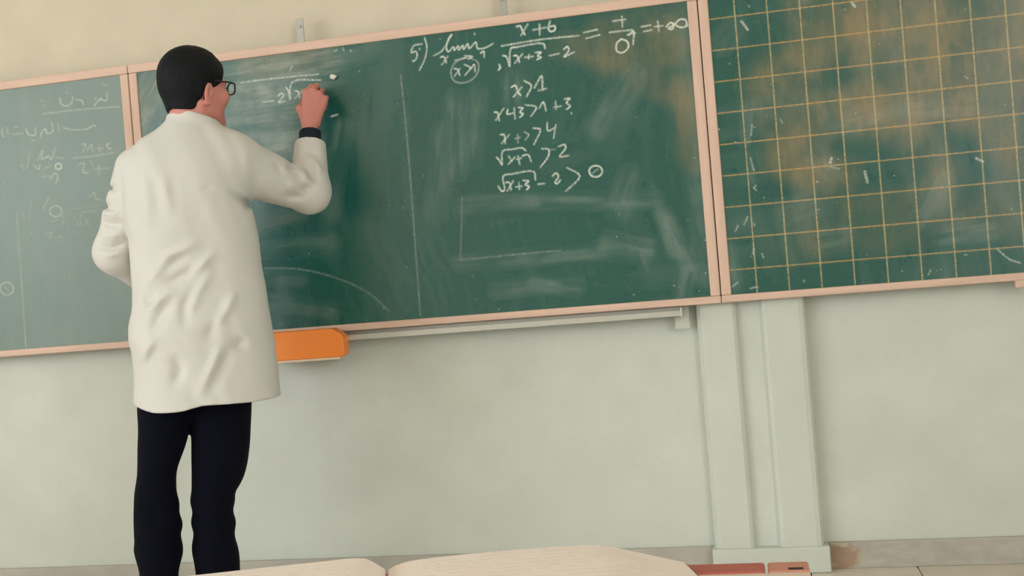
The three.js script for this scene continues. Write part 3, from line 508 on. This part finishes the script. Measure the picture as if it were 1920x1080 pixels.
function handField(w, a, s0, curl) { // w wrist, a along the palm, s from the index side to the little finger
  const H = 1.12, s = unit(add(s0, a, -(s0[0] * a[0] + s0[1] * a[1] + s0[2] * a[2]))), nb = cross(s, a);
  const P = (u, v, n) => add(add(add(w, a, u * H), s, v * H), nb, n * H), D = (u, v, n) => unit(add(add([a[0] * u, a[1] * u, a[2] * u], s, v), nb, n));
  const bones = [], fingers = [];
  const K = [P(0.098, -0.030, 0), P(0.104, -0.010, 0.003), P(0.099, 0.010, 0.002), P(0.088, 0.028, -0.002)], len = [[0.042, 0.025, 0.020], [0.045, 0.028, 0.021], [0.042, 0.026, 0.020], [0.034, 0.020, 0.018]];
  K.forEach((k, i) => bones.push([P(0.008, [-0.016, -0.006, 0.005, 0.015][i], 0), k, 0.0150, 0.0118]));
  K.forEach((k, i) => {
    const d = curl[i], f = [k];
    for (let j = 0; j < 3; j++) f.push(add(f[j], D(...d[j]), len[i][j] * H));
    fingers.push([f, i === 3 ? 0.0085 : 0.0098]);
  });
  const t0 = P(0.022, -0.020, -0.008), t1 = P(0.052, -0.042, -0.022), t2 = add(t1, D(0.9, 0.25, -0.55), 0.034), t3 = add(t2, D(0.75, 0.5, -0.65), 0.026);
  bones.push([t0, t1, 0.016, 0.0125]); fingers.push([[t1, t2, t3], 0.0108]);
  chalkLine.a = t3; chalkLine.b = fingers[0][0][3];
  return (x, y, z) => {
    let d = cap(x, y, z, add(w, a, -0.075), P(0.012, 0, 0), 0.0285, 0.0245);
    for (const [p, q, r1, r2] of bones) d = smin(d, cap(x, y, z, p, q, r1, r2), 0.013);
    for (const [f, r] of fingers) {
      let e = 1;
      for (let j = 0; j + 1 < f.length; j++) e = smin(e, cap(x, y, z, f[j], f[j + 1], r * (1 - 0.09 * j), r * (0.93 - 0.09 * j)), 0.004);
      d = smin(d, e, 0.005);
    }
    return d;
  };
}
{
  const a = unit([0.045, 0.16, -0.030]);
  const hold = [[[0.75, 0.25, -0.65], [0.25, 0.35, -0.95], [-0.25, 0.0, -0.95]], [[0.72, 0.15, -0.7], [-0.2, 0.1, -1], [-0.8, 0, -0.5]], [[0.62, 0.1, -0.78], [-0.45, 0, -0.9], [-0.95, 0, -0.1]], [[0.5, 0.05, -0.85], [-0.6, 0, -0.8], [-1, 0, 0.1]]];
  const f = handField(WRR, a, [0.95, -0.25, 0.15], hold);
  const g = surfaceNets(f, [0.36, 1.47, -0.38], [0.58, 1.76, -0.15], 0.0033);
  parts.push(g);
}
const held = { a: chalkLine.a, b: chalkLine.b };
{
  const a = unit(add(WRL, ELL, -1));
  const relaxed = [[[0.9, 0, -0.3], [0.6, 0, -0.7], [0.3, 0, -0.9]], [[0.9, 0, -0.35], [0.55, 0, -0.75], [0.25, 0, -0.9]], [[0.88, 0, -0.4], [0.5, 0, -0.8], [0.2, 0, -0.9]], [[0.85, 0, -0.45], [0.45, 0, -0.8], [0.2, 0, -0.9]]];
  const f = handField(WRL, a, [-0.3, -1, -0.05], relaxed);
  const g = surfaceNets(f, [-0.17, 0.86, -0.42], [0.16, 1.17, -0.10], 0.0036);
  parts.push(g);
}
{
  const T = table([[1.50, 0.00, 0.15, 0.06, -0.02], [1.42, -0.10, 0.18, 0.085, -0.01], [1.30, -0.11, 0.18, 0.10, 0], [1.10, -0.10, 0.18, 0.09, 0], [0.95, -0.11, 0.17, 0.09, 0.0], [0.86, -0.11, 0.17, 0.09, 0.0], [0.80, -0.10, 0.16, 0.08, 0.0]]);
  const f = (x, y, z) => {
    let d = Math.max(column(x, clamp(y, 0.8, 1.5), z, T, 2.2), 0.8 - y, y - 1.5);
    d = smin(d, cap(x, y, z, [0.072, 1.46, -0.025], [0.066, 1.56, -0.015], 0.055, 0.053), 0.03);
    d = smin(d, smin(cap(x, y, z, SHR, ELR, 0.052, 0.042), cap(x, y, z, ELR, WRR, 0.041, 0.027), 0.02), 0.03);
    d = smin(d, smin(cap(x, y, z, SHL, ELL, 0.048, 0.041), cap(x, y, z, ELL, WRL, 0.040, 0.027), 0.02), 0.03);
    d = smin(d, smin(cap(x, y, z, [-0.07, 0.84, 0], [-0.125, 0.46, -0.01], 0.068, 0.05), cap(x, y, z, [-0.125, 0.46, -0.01], [-0.138, 0.06, 0.0], 0.048, 0.034), 0.02), 0.03);
    d = smin(d, smin(cap(x, y, z, [0.09, 0.84, 0], [0.040, 0.46, -0.01], 0.068, 0.05), cap(x, y, z, [0.040, 0.46, -0.01], [0.029, 0.06, 0.0], 0.046, 0.034), 0.02), 0.03);
    return d;
  };
  parts.push(surfaceNets(f, [-0.27, 0.0, -0.32], [0.53, 1.64, 0.15], 0.012));
}
mesh('body', mergeGeometries(parts), phys({ color: SKIN, roughness: 0.55 }), teacher).userData.label = 'head, neck and hands of the teacher';
for (const s of [-1, 1]) { // eyes and brows, turned to the board
  const e = mesh('eye', new THREE.SphereGeometry(0.0129, 20, 14), std({ color: srgb(226, 220, 212), roughness: 0.2 }), teacher);
  e.applyMatrix4(new THREE.Matrix4().multiplyMatrices(HEAD_AT, new THREE.Matrix4().makeTranslation(s * 0.032, 0, -0.0762)));
  mesh('iris', new THREE.SphereGeometry(0.0131, 20, 6, 0, 2 * Math.PI, 0, 0.44).rotateX(-Math.PI / 2), std({ color: srgb(44, 30, 22), roughness: 0.15 }), e);
  mesh('eyebrow', tube([[s * 0.013, 0.022, -0.0985], [s * 0.03, 0.027, -0.093], [s * 0.049, 0.021, -0.081]], 0.0032, 16, 8), std({ color: srgb(18, 18, 20), roughness: 0.9 }), teacher).applyMatrix4(HEAD_AT);
}
{ // short black hair
  const edge = table([[-0.085, -0.06], [-0.06, -0.040], [-0.035, -0.026], [-0.012, -0.018], [-0.003, 0.018], [0.006, 0.036], [0.018, 0.052], [0.035, 0.061], [0.055, 0.070], [0.075, 0.083], [0.095, 0.096], [0.12, 0.108], [0.15, 0.12]]);
  const f = (x, y, z) => {
    let d = smin(skull(x, y, z), cap(x, y, z, [0, -0.01, 0.034], [0, -0.075, 0.036], 0.062, 0.055), 0.03);
    d -= lerp(0.004, 0.0115, sstep(-0.075, 0.0, y)) + 0.0022 * (fbm(x * 240 + 9, y * 45 + z * 60, 3) - 0.5) + 0.002 * (fbm(x * 40, z * 60 + y * 30, 2) - 0.5);
    d = smax(d, (-z - edge(y, 1)) * 0.8, 0.008);
    d = smax(d, -0.066 - y - 0.15 * Math.abs(x), 0.008);
    return Math.max(d, -(skull(x, y, z) + 0.012));
  };
  const m = mesh('hair', surfaceNets(f, [-0.115, -0.12, -0.125], [0.115, 0.155, 0.145], 0.0032), phys({ color: srgb(4, 9, 13), roughness: 0.7, specularIntensity: 0.5 }), teacher);
  m.applyMatrix4(HEAD_AT); m.userData.label = 'short black hair';
}
{ // glasses
  const g = new THREE.Group(); g.name = 'glasses'; teacher.add(g); g.applyMatrix4(HEAD_AT); g.position.y += 0.009; g.userData.label = 'dark framed glasses';
  const DARK = std({ color: srgb(24, 24, 28), roughness: 0.35 });
  const ring = (s) => Array.from({ length: 16 }, (_, i) => { const t = (i / 16) * 2 * Math.PI, c = Math.cos(t), q = Math.sin(t), px = Math.sign(c) * Math.pow(Math.abs(c), 0.75) * 0.0255, py = Math.sign(q) * Math.pow(Math.abs(q), 0.75) * 0.0175; return [s * 0.036 + px, -0.003 + py, -0.119 + Math.abs(s * 0.036 + px) ** 2 * 3.4]; });
  for (const s of [-1, 1]) {
    mesh('rim', tube(ring(s), 0.0024, 60, 8, true), DARK, g);
    mesh('temple_arm', tube([[s * 0.062, 0.006, -0.105], [s * 0.074, 0.007, -0.085], [s * 0.080, 0.006, -0.03], [s * 0.083, 0.005, 0.008], [s * 0.084, -0.012, 0.026]], 0.0026, 30, 8), DARK, g);
    const sh = new THREE.Shape(ring(s).map(([x, y]) => new THREE.Vector2(x, y))), lg = new THREE.ShapeGeometry(sh), p = lg.attributes.position;
    for (let i = 0; i < p.count; i++) p.setZ(i, -0.119 + p.getX(i) ** 2 * 3.4);
    lg.computeVertexNormals();
    mesh('lens', lg, phys({ color: 0xffffff, roughness: 0.02, transmission: 1, thickness: 0, ior: 1.5 }), g);
  }
  mesh('bridge', tube([[-0.0115, 0.002, -0.1185], [0, 0.006, -0.121], [0.0115, 0.002, -0.1185]], 0.0018, 12, 8), DARK, g);
}
{ // dark knitted cuff between coat sleeve and hand
  const dir = unit(add(WRR, ELR, -1)), A = add(WRR, dir, -0.110), B = add(WRR, dir, -0.028);
  const f = (x, y, z) => {
    const s = (x - A[0]) * dir[0] + (y - A[1]) * dir[1] + (z - A[2]) * dir[2], L = 0.082, px = x - A[0] - dir[0] * s, py = y - A[1] - dir[1] * s, pz = z - A[2] - dir[2] * s, r = Math.hypot(px, py, pz), th = Math.atan2(pz, px);
    return Math.max(Math.abs(r - 0.0325 - 0.0006 * Math.sin(th * 34)) - 0.0035, -s, s - L);
  };
  const c = [0, 1, 2].map((k) => Math.min(A[k], B[k]) - 0.045), e = [0, 1, 2].map((k) => Math.max(A[k], B[k]) + 0.045);
  mesh('sleeve_cuff', surfaceNets(f, c, e, 0.003), std({ color: srgb(20, 26, 40), roughness: 0.95 }), teacher).userData.label = 'dark knitted cuff';
}
{ // stick of chalk between thumb and finger, its tip on the board
  teacher.updateMatrixWorld(true);
  const mid = new THREE.Vector3(...held.a).add(new THREE.Vector3(...held.b)).multiplyScalar(0.5).applyMatrix4(teacher.matrixWorld);
  const tip = new THREE.Vector3(mid.x - 0.012, mid.y + 0.02, ZB - 0.005), dir = tip.clone().sub(mid).normalize(), L = tip.distanceTo(mid) + 0.012;
  const g = new THREE.CylinderGeometry(0.0042, 0.0048, L, 16, 1);
  const m = mesh('chalk_stick', g, std({ color: srgb(236, 234, 224), roughness: 0.95 }));
  m.position.copy(tip).addScaledVector(dir, -L / 2); m.quaternion.setFromUnitVectors(new THREE.Vector3(0, 1, 0), dir);
  m.userData = { label: 'short stick of white chalk held in the writing hand', category: 'chalk' };
}
scene.traverse((o) => { if (o.isMesh) o.castShadow = o.receiveShadow = true; });
renderer.render(scene, camera);
